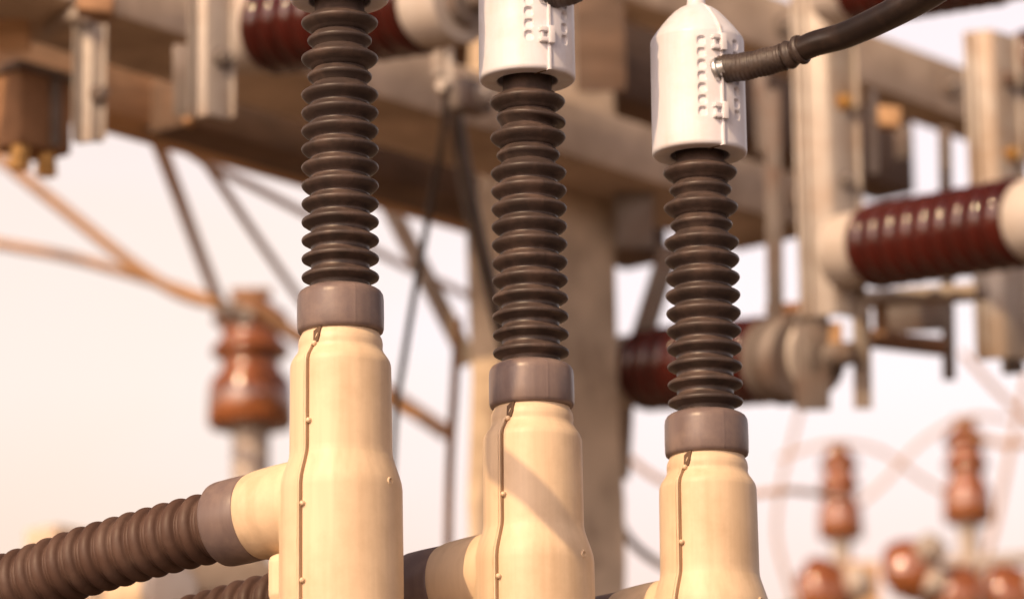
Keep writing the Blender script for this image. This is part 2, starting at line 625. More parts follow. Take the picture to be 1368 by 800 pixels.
def cap_disp(a, z, r):
    z = z / S
    if not (28 < z < 162):
        return 0
    out = 0
    for c in (SEAM - R(24.5), SEAM + R(24.5)):
        da = abs(a - c) / R(5.0)
        if da < 1.35:
            k = (z - 47) / 17.2
            kk = round(k)
            if 0 <= kk <= 6:
                dz = abs(k - kk) / 0.36
                q = (da ** 3 + dz ** 3) ** (1 / 3)
                m_ = min(1, max(0, (1.15 - q) / 0.35))
                m_ = m_ * m_ * (3 - 2 * m_)
                out -= 4.4 * m_ * min(1.2, max(0.1, 0.75 + 1.1 * (k - kk))) * S
    return out


bm = bmesh.new()
add_lathe(bm, px(cap_rows), 400, disp=cap_disp)
capo = link('cap', bm, 'white_polymer', term, sharp=40, loc=(0, 0, CAPZ * S))
sn = Vector((math.sin(SEAM), -math.cos(SEAM), 0))
stn = Vector((math.cos(SEAM), math.sin(SEAM), 0))
bm = bmesh.new()                             # seam ridge up the side and over the shoulder
crv = [(67.0, -0.8), (67, 20), (66.8, 80), (66.6, 130), (66.3, 166), (63, 175), (50.5, 191), (33.5, 210), (18, 219.5)]
rows = []
for r, z in crv:
    c = sn * (r * S) + UP * (z * S)
    rows.append([bm.verts.new(c + stn * (a * S) + sn * (b * S)) for a, b in ((-2.6, -4), (-2.3, 2.2), (-1.2, 3.2), (1.6, 3.2), (2.2, 2.6), (2.4, -4))])
for a, b in zip(rows, rows[1:]):
    for i in range(6):
        j = (i + 1) % 6
        bm.faces.new((a[i], a[j], b[j], b[i]))
bm.faces.new(rows[0]); bm.faces.new(rows[-1][::-1])
link('seam_ridge', bm, 'white_polymer', capo, sharp=40)
bm = bmesh.new()                             # split line on the underside
p0 = sn * (66 * S); p1 = (sn * 39 - stn * 9) * S
dd = (p1 - p0).normalized()
add_box(bm, (p0 + p1) / 2 - UP * (0.2 * S), dd, UP.cross(dd), UP, (p1 - p0).length / 2, 0.9 * S, 0.6 * S)
link('split_line', bm, 'dark_gap', capo, smooth=False)
for zc in (48, 148):
    bm = bmesh.new()
    c = sn * (67 * S) + UP * (zc * S)
    add_box(bm, c - stn * (9 * S) + UP * (7.5 * S) + sn * (2 * S), stn, sn, UP, 6 * S, 5 * S, 3.2 * S, 1.2 * S)
    add_box(bm, c - stn * (9 * S) - UP * (7.5 * S) + sn * (2 * S), stn, sn, UP, 6 * S, 5 * S, 3.2 * S, 1.2 * S)
    add_box(bm, c + stn * (1 * S) + sn * (4 * S), stn, sn, UP, 4.6 * S, 6 * S, 12.5 * S, 1.6 * S)
    add_box(bm, c - stn * (11 * S) + sn * (0.5 * S), stn, sn, UP, 1.8 * S, 3 * S, 9 * S, 0.6 * S)
    link('latch', bm, 'white_polymer', capo, sharp=40)

DEPTH = (5.10, 5.20, 5.29)
BASE = [P(455.0, 444, DEPTH[0]), P(710.5, 543.5, DEPTH[1]), P(944.5, 608.5, DEPTH[2])]
terms = [term]
for i in (1, 2):
    terms.append(dup(term, BASE[i]))
term.location = BASE[0]
terms[1]['label'] = 'middle cable termination with a diagonal shadow band across its cream housing'
terms[2]['label'] = 'right hand cable termination with its whole domed white cap and black lead in view'
child(terms[2], 'cap').location.z -= 31 * S
bm = bmesh.new()
add_lathe(bm, px(shed_profile((10, 12), 14)), 240, disp=lambda a, z, r: (0.7 * S * max(0, 1 - abs(a - R(22)) / 0.02)) if r > 45 * S else 0)
tmp = link('insulator', bm, 'shed_rubber', None, sharp=60)
child(terms[2], 'insulator').data = tmp.data
bpy.data.objects.remove(tmp)
# the middle column has its second shed bent askew
ins = child(terms[1], 'insulator')
ins.data = ins.data.copy()
zc = (Z0 + 13 * PITCH_PX) * S
for v in ins.data.vertices:
    if abs(v.co.z - zc) < 9 * S and math.hypot(v.co.x, v.co.y) > 37.5 * S:
        k = min(1, (math.hypot(v.co.x, v.co.y) / S - 37.5) / 5)
        v.co.x *= 1 + 0.10 * k
        v.co.y *= 1 + 0.10 * k
        v.co.x += 4.5 * S * k
        v.co.z -= v.co.x * 0.09 * k

# ------------------------------------------------------------------ ribbed cables leaving the spouts


def ribbed(s):
    p = 28.5 * S
    u = (s % p) / p
    r = 39.5
    if abs(u - 0.40) < 0.34:
        r += 9.3 * math.sqrt(max(0.0, 1 - ((u - 0.40) / 0.34) ** 2))
    if abs(u - 0.86) < 0.11:
        r += 2.4 * math.sqrt(max(0.0, 1 - ((u - 0.86) / 0.11) ** 2))
    return r * S


CG = 'ribbed cables running off to the left'
clab = ['ribbed brown cable leaving the left termination and sagging to the left edge of the photo',
        'ribbed brown cable seen low at the bottom, partly behind the left cream housing',
        'ribbed brown cable behind the middle cream housing, joined to the right termination']
for i in range(3):
    org = BASE[i] + Vector((0, 0, SPOUT_Z)) + SPOUT * (SPOUT_L + COLLAR_L - 10 * S)
    pts = [org, org + SPOUT * 0.12 + Vector((0, 0, -0.002)), org + SPOUT * 0.28 + Vector((0, 0, -0.012)),
           org + SPOUT * 0.55 + Vector((0, 0, -0.05)), org + SPOUT * 0.95 + Vector((0, 0, -0.22)),
           org + SPOUT * 1.3 + Vector((0, 0, -0.65)), org + SPOUT * 1.45 + Vector((0, 0, -1.2)),
           Vector((org.x, org.y, -0.05)) + Vector((SPOUT.x, SPOUT.y, 0)) * 1.5]
    if i == 1:
        pts = [q + UP * (0.034 * min(1, k / 2)) for k, q in enumerate(pts)]
    raw = spline(pts, 80)
    # resample evenly
    path, step, acc, last = [raw[0]], 1.4 * S, 0.0, raw[0]
    for q in raw[1:]:
        while (q - last).length >= step:
            last = last + (q - last).normalized() * step
            path.append(last)
    bm = bmesh.new()
    add_tube(bm, path, ribbed, 72)
    o = link('ribbed_cable', bm, 'ribbed_rubber', None, sharp=0)
    tag(o, clab[i], 'cable', CG)

# ------------------------------------------------------------------ black leads from the caps
LG = 'black leads bolted to the white caps'
llab = ['black lead of the left termination, just above the top edge of the photo',
        'black lead of the middle termination, only a dark stub showing at the top edge',
        'black taped lead curving up to the top right from the right white cap']
def lead_pt(a0, dx_, dy_, nr):
    d0 = (a0 - CAM).dot(_f)
    d1 = d0 - nr * 2.0 * S
    v = a0 - CAM
    x0, y0 = 684 + F * v.dot(_r) / d0, 400 - F * v.dot(_u) / d0
    return P(x0 + dx_, y0 + dy_, d1)


for i in range(3):
    capz = BASE[i].z + (CAPZ - (31 if i == 2 else 0)) * S
    a0 = Vector((BASE[i].x, BASE[i].y, capz + 110 * S)) + sn * (60 * S) + stn * (2 * S)
    kx = DEPTH[2] / F
    prof = [(0, 0, 0), (9, -2.2, 1), (38, -6, 8), (85, -18, 17), (125, -35, 30), (172, -49, 48), (245, -84, 90), (305, -121, 135), (390, -185, 200), (520, -300, 300), (700, -480, 420)]
    # (photo px right, photo px down, px nearer)
    pts = []
    if i < 2:
        prof = [(0, 0, 0), (9, -1, 1), (26, -3, 4), (40, -12, 2), (49, -42, -8), (52, -100, -22), (53, -200, -50), (53, -360, -100), (53, -500, -140)]
    for dx_, dy_, nr in prof:
        pts.append(lead_pt(a0, dx_, dy_, nr))
    path = spline(pts, 14)
    root = bpy.data.objects.new('lead_cable', None)
    COL.objects.link(root)
    root.location = a0
    tag(root, llab[i], 'cable', LG)
    L_ = []
    s = 0
    for k, q in enumerate(path):
        if k:
            s += (q - path[k - 1]).length
        L_.append(s)
    k1 = max(k for k in range(len(path)) if L_[k] < 96 * S)
    k2 = max(k for k in range(len(path)) if L_[k] < 122 * S)
    loc = [q - a0 for q in path]

    def cond_r(s):
        return (17.6 + min(4, max(0, s / S - 130) * 0.016)) * S

    bm = bmesh.new()
    add_tube(bm, loc[2:], cond_r, 40)
    link('conductor', bm, 'black_cable', root, sharp=0)

    def fine(a, b):
        out = []
        for q0, q1 in zip(loc[a:b], loc[a + 1:b + 1]):
            for t in range(6):
                out.append(q0.lerp(q1, t / 6))
        out.append(loc[b])
        return out
    bm = bmesh.new()
    add_tube(bm, fine(3, k1), lambda s: (19.6 - s / S * 0.008 + (0.55 if (s / S) % 6 < 3 else 0) + 0.5 * math.sin(s / S * 0.21)) * S, 40)
    link('tape_wrap', bm, 'black_tape', root, sharp=0)
    bm = bmesh.new()
    add_tube(bm, fine(k1 + 1, k2 + 2), lambda s: (19.0 + 1.6 * math.sin(s / S * 0.33) + (1.0 if s / S > 20 else 0)) * S, 40)
    link('tape_band', bm, 'black_tape', root, sharp=0)
    ax = (path[4] - path[0]).normalized()
    bm = bmesh.new()
    ax2 = (ax * 0.85 + sn * 0.5).normalized()
    add_lathe(bm, px([(8, -8), (17.5, -8), (18, -7), (18, -2.5), (17.3, -1.5), (12.5, -1), (12.5, 8), (9, 8)]), 40, frame(ax2), sn * (8 * S) - stn * (3 * S))
    link('washer', bm, 'zinc', root, sharp=40)

# unseen cable added on the sunny side to cast the middle housing's shadow band
n_hits = [(640, 430), (636, 500), (640, 560), (655, 603), (690, 645), (735, 693), (790, 752), (850, 815), (900, 870)]
pts = []
for k, (hx, hy) in enumerate(n_hits):
    h = P(hx, hy, DEPTH[1] - 0.068)
    pts.append(h + TO_SUN * (1.7 + 0.01 * k))
bm = bmesh.new()
add_tube(bm, spline(pts, 10), 20 * S, 24)
o = link('shadow_cable', bm, 'black_cable', None, sharp=0)
tag(o, 'unseen black cable added to cast the shadow band on the middle housing', 'cable')

# ------------------------------------------------------------------ mounting rail below the frame
rail_d = (BASE[2] - BASE[0]); rail_d.z = 0
rd = rail_d.normalized()
rn = UP.cross(rd)
for i in range(3):
    zt = BASE[i].z - 505 * S
    root = thing('support_stand', ['steel stand under the left termination, below the photo', 'steel stand under the middle termination, below the photo',
                                   'steel stand under the right termination, below the photo'][i], 'stand', (BASE[i].x, BASE[i].y, 0), 'stands under the terminations')
    bm = bmesh.new()
    add_lathe(bm, [(0.055, 0), (0.055, zt - 0.02)], 32)
    link('pipe', bm, 'galvanised', root)
    bm = bmesh.new()
    add_box(bm, (0, 0, zt - 0.01), rd, rn, UP, 0.1, 0.1, 0.01, 0.003)
    link('top_plate', bm, 'galvanised', root)
    bm = bmesh.new()
    add_box(bm, (0, 0, 0.01), rd, rn, UP, 0.13, 0.13, 0.01, 0.003)
    link('base_plate', bm, 'galvanised', root)

# ------------------------------------------------------------------ background structure
# crossarms: concrete arms running away to the right, horizontal, clamped either side of the pole
zA = P(650, 172, 9.35).z
a1, a2p = at_z(140, 16, zA), at_z(1060, 300, zA)
AD = (a2p - a1); AD.z = 0
AD.normalize()
AN = Vector((AD.y, -AD.x, 0))                # horizontal, towards the camera side
if AN.dot(CAM - a1) < 0:
    AN = -AN


def crossarm(label, p, lo, hi, hgt, wid, name='crossarm', m='arm_concrete', group='concrete crossarms'):
    """p: a point on the bottom front edge; lo/hi: metres along the arm"""
    root = thing(name, label, 'crossarm', p, group)
    bm = bmesh.new()
    c = AD * ((lo + hi) / 2) - AN * (wid / 2) + UP * (hgt / 2)
    add_box(bm, c, AD, AN, UP, (hi - lo) / 2, wid / 2, hgt / 2, 0.012)
    link('beam', bm, m, root, sharp=40)
    return root


hiA = (at_z(1100, 313, zA) - a1).dot(AD)
armA = crossarm('long concrete crossarm on the near side of the pole, running behind all three terminations', a1, -1.6, hiA, 0.135, 0.27)
b1 = a1 - AN * 0.52
armB = crossarm('crossarm on the far side with flare put into its tan colour, seen below the near one at the top left', b1, -1.9, hiA - 0.2, 0.26, 0.13, m='tan_and_flare', group='timber crossarms')  # flare and sunlight are put into this arm's tan
m1 = at_z(250, 166, zA - 0.02) 
armM = crossarm('dark beam added for the shade under the near concrete crossarm, behind the left and middle sheds', m1, 0.0, hiA - 0.1 - (m1 - a1).dot(AD), 0.17, 0.14, m='shade_brown', group='timber crossarms')  # beam added to stand for the shade between near and far arms
zC = zA + 0.52
c1 = at_z(1145, 108, zC)
armC = crossarm('upper concrete crossarm behind the steel posts at the top right', c1, -2.4, 3.0, 0.15, 0.13)

d1 = c1 - AN * 0.50 - UP * 0.02
armD = crossarm('crossarm with shade put into its colour, high up between the middle and right white caps', d1, -2.6, 0.98, 0.24, 0.14, m='shade_brown', group='timber crossarms')  # shaded arm, its darkness put into the colour
# bolts through the arms
for root, ts in ((armA, (0.35, 1.05, 2.35, 2.9)), (armC, (-0.32, 0.42, 1.0))):
    for t in ts:
        bm = bmesh.new()
        add_lathe(bm, [(0.032, 0), (0.032, 0.006)], 24, frame(AN), AD * t + UP * 0.07)
        add_hex(bm, AD * t + UP * 0.07 + AN * 0.006, AN, 0.022, 0.03)
        link('bolt', bm, 'dull_steel', root, sharp=30)

# the concrete pole
pc = P(727, 500, 9.9)
root = thing('concrete_pole', 'stout weathered concrete pole behind the middle termination', 'pole', (pc.x, pc.y, 0))
bm = bmesh.new()
rings = []
for kz in range(49):
    z = 0.15 * kz
    h = 0.150 - 0.027 * kz / 48
    c_ = 0.022
    ring = []
    for sx_, sy_ in ((1, 1), (-1, 1), (-1, -1), (1, -1)):
        for (ax_, ay_) in (((h - c_), h), (h, (h - c_))) if sx_ * sy_ < 0 else ((h, (h - c_)), ((h - c_), h)):
            j_ = 0.004 * math.sin(z * 7 + sx_ * 2 + sy_) + random.uniform(-0.003, 0.003)
            ring.append(bm.verts.new(AD * (sx_ * (ax_ + j_)) + AN * (sy_ * (ay_ + j_)) + UP * z))
    rings.append(ring)
for a, b in zip(rings, rings[1:]):
    for i in range(8):
        j = (i + 1) % 8
        bm.faces.new((a[i], a[j], b[j], b[i]))
bm.faces.new(rings[-1])
link('shaft', bm, 'concrete', root, sharp=25)

# steel posts: rolled channels standing corner-on
def steel_post(label, x_edge, y_ref, d, y_top, y_bot, wl, wr, m='galvanised', name='steel_post', group='steel posts on the pole frame'):
    """corner edge at pixel x_edge; wl, wr: pixel widths of the left (sunny) and right faces"""
    p = P(x_edge, y_ref, d)
    zt, zb = P(x_edge, y_top, d).z, P(x_edge, y_bot, d).z
    root = thing(name, label, 'post', (p.x, p.y, zb), group)
    k = d / F
    # left flange is perpendicular to the arms, web runs along the arms
    la, lb = -AD, -AN
    wl_m, wr_m = wl * k / max(0.3, abs(AD.x)), wr * k / max(0.3, abs(AN.x))
    h = zt - zb
    tk = 0.012
    t_in = -(AD.cross(UP)).normalized()
    bm = bmesh.new()
    # left face: a channel with two lips
    e1 = (AD * -1.0)                          # along the arm towards the left
    e1 = Vector((-abs(AD.x), -abs(AD.y), 0)) if False else -AD
    e2 = -AN if AN.x < 0 else AN               # to the right
    # the two faces of the corner: one spans from the corner to the left, one to the right
    lf = Vector((-1, 0.35, 0)).normalized()
    rf = Vector((0.75, 0.66, 0)).normalized()
    wl_m, wr_m = wl * k / abs(lf.x), wr * k / abs(rf.x)
    nl = Vector((lf.y, -lf.x, 0))
    nl = nl if nl.y < 0 else -nl
    nr_ = Vector((rf.y, -rf.x, 0))
    nr_ = nr_ if nr_.y < 0 else -nr_
    # plate left
    add_box(bm, lf * (wl_m / 2) - nl * (tk / 2) + UP * h / 2, lf, nl, UP, wl_m / 2, tk / 2, h / 2, 0.003)
    add_box(bm, lf * (wl_m * 0.68) + nl * (0.007) + UP * h / 2, lf, nl, UP, wl_m * 0.035, 0.0065, h / 2 - 0.002, 0.002)
    add_box(bm, lf * (wl_m * 0.95) + nl * (0.006) + UP * h / 2, lf, nl, UP, wl_m * 0.05, 0.0055, h / 2 - 0.004, 0.002)
    link('left_flange', bm, m, root, sharp=30)
    bm = bmesh.new()
    add_box(bm, rf * (wr_m / 2 + 0.006) - nr_ * (tk / 2) + UP * h / 2, rf, nr_, UP, wr_m / 2, tk / 2, h / 2 - 0.003, 0.003)
    add_box(bm, rf * (wr_m * 0.96) + nr_ * 0.008 + UP * h / 2, rf, nr_, UP, wr_m * 0.04, 0.0075, h / 2 - 0.005, 0.002)
    link('right_flange', bm, m, root, sharp=30)
    for q in range(1, 4):
        if h < 0.4 and q > 1:
            break
        bm = bmesh.new()
        c = rf * (wr_m * 0.5) + UP * (h * (0.16 + 0.23 * q))
        add_lathe(bm, [(0.02, 0.001), (0.02, 0.006)], 20, frame(nr_), c)
        add_hex(bm, c + nr_ * 0.006, nr_, 0.014, 0.02)
        link('bolt', bm, 'brass' if q == 2 else 'dull_steel', root, sharp=30)
    return root


PR = 5600 / 4800
steel_post('broad pale steel channel post carrying the large red bushing on the right', 1110, 215, 9.30, -60, 432, 45, 38)
steel_post('pale steel channel post at the far right, behind the end of the red bushing', 1334, 215, 9.65, 25, 492, 38, 34)
steel_post('pale steel channel post left of the top left red bushing', 277, 80, 8.20, -60, 160, 24, 30)
steel_post('short cream steel post hanging at the top left', 123, 110, 8.35, 22, 194, 24, 12)


def strap(label, pts, d, wpx, tk=0.02, m='dull_steel', name='steel_strap', cat='strap', group='steel straps on the pole frame', nrm=None):
    """flat bar through pixel points (px, py) or (px, py, d); a real bar with thickness"""
    q = [P(p[0], p[1], p[2] if len(p) > 2 else d) for p in pts]
    a, b = q[0], q[-1]
    ax = (b - a).normalized()
    n = Vector(nrm if nrm is not None else (0, -1, 0))
    n = (n - ax * n.dot(ax)).normalized()
    s_ = ax.cross(n)
    bm = bmesh.new()
    add_box(bm, Vector((0, 0, 0)), ax, s_, n, (b - a).length / 2, wpx * d / F / 2, tk / 2, 0.003)
    o = link(name, bm, m, None, sharp=30, loc=(a + b) / 2)
    tag(o, label, cat, group)
    return o


strap('dark vertical steel strap beside the pale post at the top left', [(242, 60), (243, 156)], 8.5, 22)
strap('dark vertical strap to the left of the broad pale post', [(1032, 120), (1036, 442)], 9.55, 22)
strap('grey flat bar hanging under the broad pale post', [(1150, 395), (1153, 546)], 9.5, 24, m='galvanised')
strap('dark vertical strap between the two right hand posts', [(1262, 170), (1268, 508)], 9.75, 17)
strap('dark strip added for the shade on the upper pole, left of the right white cap', [(800, -40), (804, 122)], 9.45, 66, m='shade_brown')  # covers the pole's upper face to stand for its shade
strap('dark strap directly right of the right white cap', [(1016, 90), (1020, 205)], 9.9, 18)
strap('cream bracket bar at the top left, rising to the cream post', [(38, 45, 8.75), (112, 20, 8.35)], 8.5, 19, tk=0.03, m='galvanised')
strap('long diagonal grey brace left of the pole', [(498, 232, 10.4), (628, 486, 10.4)], 10.4, 24, tk=0.03, m='galvanised')
strap('grey steel plate hanging under the crossarm right of the middle sheds', [(846, 258), (848, 332)], 9.9, 52, m='dull_steel')
strap('pale slanting brace in front of the lower red bushing', [(896, 330, 9.9), (842, 500, 10.0)], 9.95, 30, tk=0.03, m='dull_steel')
strap('short pale bar at the left edge of the lower red bushing', [(838, 500, 10.2), (830, 640, 10.2)], 10.2, 22, m='galvanised')

strap('dark angle bracket rising from the metal drum to the broad pale post', [(1060, 428), (1142, 404)], 9.5, 15, tk=0.02, m='dark_steel')
strap('rusty flat bar under the grey plate, right of the hanging grey bar', [(1160, 452), (1264, 464)], 9.6, 20, tk=0.05, m='rust_steel')
strap('tan block in the very top left corner, above the rusty box', [(14, -30), (18, 70)], 8.55, 44, tk=0.06, m='tan_and_flare')
strap('yellowish clamp block on top of the short cream post', [(104, 6), (152, 12)], 8.2, 24, tk=0.06, m='rust_and_flare')
strap('short tan bar under the broad pale post, beside the grey hanging bar', [(1176, 398), (1179, 440)], 9.45, 14, m='rust_and_flare')
strap('narrow grey bar right of the broad pale post, in front of the upper crossarm', [(1166, 120), (1168, 232)], 9.6, 12, m='galvanised')
strap('grey bar at the far right, hanging under the pale flange at the edge', [(1352, 470), (1354, 500)], 9.7, 30, m='dull_steel')
strap('grey fuse plate in front of the dark upper crossarm, right of the broad pale post', [(1206, 168), (1208, 212)], 9.85, 22, tk=0.03, m='dull_steel')
strap('tan block under the upper concrete crossarm, right of the broad pale post', [(1162, 156), (1202, 160)], 9.7, 26, tk=0.05, m='tan_and_flare')
# junction block hanging at the far top left
p = P(40, 155, 8.7)
root = thing('junction_box', 'brown rusty steel box hanging below the crossarm in the top left corner', 'box', p)
k = 8.7 / F
bm = bmesh.new()
add_box(bm, (0, 0, 0), AD, AN, UP, 0.075, 0.05, 52 * k, 0.01)
link('housing', bm, 'rust_and_flare', root, sharp=30)
bm = bmesh.new()
add_box(bm, (0, 0, 54 * k), AD, AN, UP, 0.088, 0.062, 0.008, 0.003)
link('lid', bm, 'dull_steel', root, sharp=30)
for sx_ in (-0.045, 0.03):
    bm = bmesh.new()
    add_lathe(bm, [(0.02, -0.02), (0.02, 0.0)], 20, None, AD * sx_ + AN * 0.02 - UP * (52 * k))
    add_hex(bm, AD * sx_ + AN * 0.02 - UP * (52 * k + 0.045), UP, 0.024, 0.024)
    link('gland', bm, 'brass', root, sharp=30)
bm = bmesh.new()
add_box(bm, AN * 0.055 + AD * 0.02, AD, AN, UP, 0.012, 0.006, 46 * k, 0.003)
link('strap', bm, 'dull_steel', root, sharp=30)

# support rail under the right bushing
strap('thin grey steel rail under the large red bushing on the right', [(1136, 402, 9.5), (1312, 390, 9.3)], 9.4, 16, tk=0.06, m='galvanised', name='support_rail', cat='rail')
strap('grey plate under the thin rail, between the hanging bars on the right', [(1214, 398), (1216, 444)], 9.75, 96, tk=0.02, m='dull_steel', name='steel_plate', cat='plate')

# ------------------------------------------------------------------ red porcelain bushings
def bushing_proto():
    root = thing('porcelain_bushing', 'x', 'bushing', (0, 0, 0), 'red brown porcelain bushings')
    X = Matrix(((0, 0, 1), (1, 0, 0), (0, 1, 0)))         # lathe axis -> local +X
    bm = bmesh.new()
    add_lathe(bm, [(0.03, -0.03), (0.062, -0.03), (0.074, -0.022), (0.077, 0.0), (0.077, 0.055), (0.074, 0.068), (0.05, 0.075)], 64, X)
    link('flange', bm, 'grey_white', root, sharp=35)
    prof = [(0.05, 0.060), (0.078, 0.066)]
    n = 9
    p0, pitch = 0.088, 0.0475
    for k in range(n):
        c = p0 + k * pitch
        ro = 0.0885 + 0.003 * k / n
        for u in range(9):
            t = -1 + 2 * u / 8
            prof.append((ro - 0.010 * abs(t) ** 2.6, c + t * pitch * 0.47))
        prof.append((ro - 0.019, c + pitch * 0.5))
    zl = p0 + n * pitch - pitch / 2
    prof += [(0.078, zl + 0.012), (0.05, zl + 0.018)]
    bm = bmesh.new()
    add_lathe(bm, prof, 96, X)
    link('porcelain', bm, 'red_porcelain', root, sharp=75)
    bm = bmesh.new()
    e = zl + 0.006
    add_lathe(bm, [(0.05, e), (0.078, e), (0.082, e + 0.006), (0.083, e + 0.02), (0.083, e + 0.085), (0.078, e + 0.096), (0.05, e + 0.1)], 64, X)
    link('end_cap', bm, 'grey_white', root, sharp=35)
    bm = bmesh.new()
    add_lathe(bm, [(0.05, e + 0.092), (0.05, e + 0.125), (0.026, e + 0.128), (0.024, e + 0.19), (0.014, e + 0.2)], 40, X)
    link('terminal', bm, 'dull_steel', root, sharp=35)
    return root


BUSH = [
    # label, left px, right px, scale
    ('large red porcelain bushing on the right, fixed to the broad pale post', (1134, 335, 9.25), (1383, 294, 8.83), 1.07),
    ('red porcelain bushing at the top left, partly behind the left column of sheds', (330, 46, 8.55), (590, 4, 8.15), 1.06),
    ('lower red porcelain bushing partly behind the right column of sheds', (832, 496, 10.05), (1060, 478, 9.6), 1.13),
    ('red porcelain bushing cut off by the top right edge, above the black lead', (1120, -12, 9.25), (1375, -56, 8.8), 1.0),
    ('red porcelain bushing at the right edge, its pale flange beside the far right post', (1346, 92, 9.9), (1560, 52, 9.5), 0.95),
    ('red porcelain bushing low at the right edge, mostly outside the photo', (1350, 432, 9.9), (1560, 395, 9.5), 0.95),
]
proto = bushing_proto()
for i, (lab, l, r, sc) in enumerate(BUSH):
    o = proto if i == 0 else dup(proto, (0, 0, 0))
    a, b = P(*l), P(*r)
    d = (b - a).normalized()
    m3 = frame(d)                             # columns x (up-ish), y, z = d
    up = m3.col[0]; sd_ = m3.col[1]
    rot = Matrix(((d.x, sd_.x, up.x), (d.y, sd_.y, up.y), (d.z, sd_.z, up.z)))
    rot.col[1] = up.cross(d)
    rot.col[2] = up
    o.matrix_world = Matrix.Translation(a) @ rot.to_4x4() @ Matrix.Scale(sc, 4)
    o['label'] = lab

# dark grey drum closing the lower bushing
p = P(1052, 480, 9.55)
d = (P(1060, 478, 9.6) - P(832, 496, 10.05)).normalized()
root = thing('metal_drum', 'dull grey metal drum on the right end of the lower red bushing', 'drum', p)
bm = bmesh.new()
m3 = frame(d)
add_lathe(bm, [(0.05, -0.06), (0.086, -0.06), (0.098, -0.05), (0.100, -0.03), (0.100, 0.03), (0.094, 0.042), (0.04, 0.046)], 56, m3)
link('shell', bm, 'dull_steel', root, sharp=35)
bm = bmesh.new()
add_lathe(bm, [(0.101, -0.02), (0.105, -0.018), (0.105, -0.004), (0.101, -0.002)], 56, m3, cap=False)
link('rim', bm, 'dark_steel', root, sharp=35)
bm = bmesh.new()
add_box(bm, d * 0.05 + UP * 0.115, d, UP.cross(d), UP, 0.09, 0.03, 0.012, 0.004)
link('bracket', bm, 'rust_steel', root, sharp=35)

strap('dark grey terminal plate standing at the end of the metal drum', [(1084, 418), (1086, 548)], 9.5, 46, tk=0.02, m='dull_steel', name='terminal_plate', cat='plate')
strap('short cream spacer standing in the gap right of the terminal plate', [(1116, 430), (1117, 470)], 9.5, 18, tk=0.03, m='tan_and_flare', name='spacer', cat='spacer')
# ------------------------------------------------------------------ cable lugs hanging near the top centre
root = thing('cable_lug', 'pale metal cable lugs hanging in front of the crossarm left of the middle white cap', 'cable lug', P(594, 60, 8.9))
k = 8.9 / F
for (x, y0, y1, wpx, m_) in ((584, -10, 105, 13, 'galvanised'), (600, 45, 122, 11, 'grey_white'), (590, 10, 60, 30, 'dull_steel')):
    bm = bmesh.new()
    a = P(x, y0, 8.9) - root.location; b = P(x, y1, 8.9) - root.location
    add_box(bm, (a + b) / 2, UP, Vector((1, 0, 0)), Vector((0, -1, 0)), (y1 - y0) * k / 2, wpx * k / 2, 0.008 + 0.004 * (wpx == 30), 0.003)
    link('lug', bm, m_, root, sharp=30)
for (x, y) in ((598, 118), (622, 40), (586, 30)):
    bm = bmesh.new()
    add_hex(bm, P(x, y, 8.85) - root.location, (-0.4, -0.9, 0), 0.017, 0.03)
    link('bolt', bm, 'grey_white' if y == 118 else 'zinc', root, sharp=30)
root = thing('strain_clamp', 'grey cast clamp beside the middle white cap, below the cable lugs', 'clamp', P(628, 130, 9.0))
bm = bmesh.new()
add_box(bm, (0, 0, 0), AD, AN, UP, 0.05, 0.03, 0.035, 0.012)
link('body', bm, 'dull_steel', root, sharp=30)
bm = bmesh.new()
add_hex(bm, AN * 0.03, AN, 0.02, 0.03)
link('bolt', bm, 'galvanised', root, sharp=30)


# ------------------------------------------------------------------ wires
def wire(label, pts, d, wpx, m='bare_wire', group='bare wires in the background', name='wire'):
    q = [P(p[0], p[1], p[2] if len(p) > 2 else d) for p in pts]
    bm = bmesh.new()
    c = q[len(q) // 2].copy()
    add_tube(bm, [x - c for x in spline(q, 10)], wpx * d / F / 2, 14)
    o = link(name, bm, m, None, sharp=0, loc=c)
    tag(o, label, name.replace('_', ' '), group)
    return o


wire('bare wire entering low from the left edge and rising to the far left insulator', [(-200, 290), (0, 326), (90, 343), (175, 366), (250, 390), (300, 408)], 12.9, 15)
wire('bare wire slanting down from the top left box to the far left insulator', [(-40, 180), (5, 216), (100, 292), (180, 355), (240, 392), (296, 408)], 12.7, 17)
wire('bare wire hanging steeply from the crossarm to the far left insulator', [(170, 130, 9.3), (205, 178, 9.8), (232, 245, 10.8), (262, 325, 12), (292, 404, 13)], 11.5, 18)
wire('thin bare wire dropping from the yellow clamp behind the left column', [(252, 160, 9.2), (268, 205, 9.8), (310, 268, 10.6), (352, 330, 11.4), (410, 412, 12.2), (480, 505, 13)], 11, 12)
wire('long bare wire sloping down to the right behind the left column', [(190, 155, 9.4), (270, 214, 10), (340, 250, 10.6), (420, 292, 11.2), (530, 350, 12), (640, 402, 12.6)], 10.6, 12)
wire('bare wire from the far left insulator passing behind the left grey collar', [(310, 404), (345, 414), (380, 438), (420, 462), (480, 500), (600, 580)], 13.0, 22, m='rust_steel')
wire('dark jumper wire hanging from the cable lugs down behind the left housing', [(598, 112, 8.8), (590, 190, 8.8), (575, 275, 8.85), (556, 380, 8.9), (541, 470, 8.95), (528, 560, 9), (522, 680, 9)], 8.9, 9, m='black_cable')
wire('thick black cable drooping from the cast clamp to behind the middle sheds', [(604, 110), (612, 180), (628, 270), (646, 345), (664, 420), (690, 520), (705, 640)], 9.15, 21, m='black_cable', name='cable', group='black cables in the background')
wire('dark upright wire just left of the concrete pole', [(612, 425), (607, 520), (602, 600), (599, 705), (597, 900)], 9.6, 12, m='rust_steel')
wire('thin bare wire joining the upright wire left of the pole', [(470, 512), (540, 548), (602, 578)], 10.2, 11)
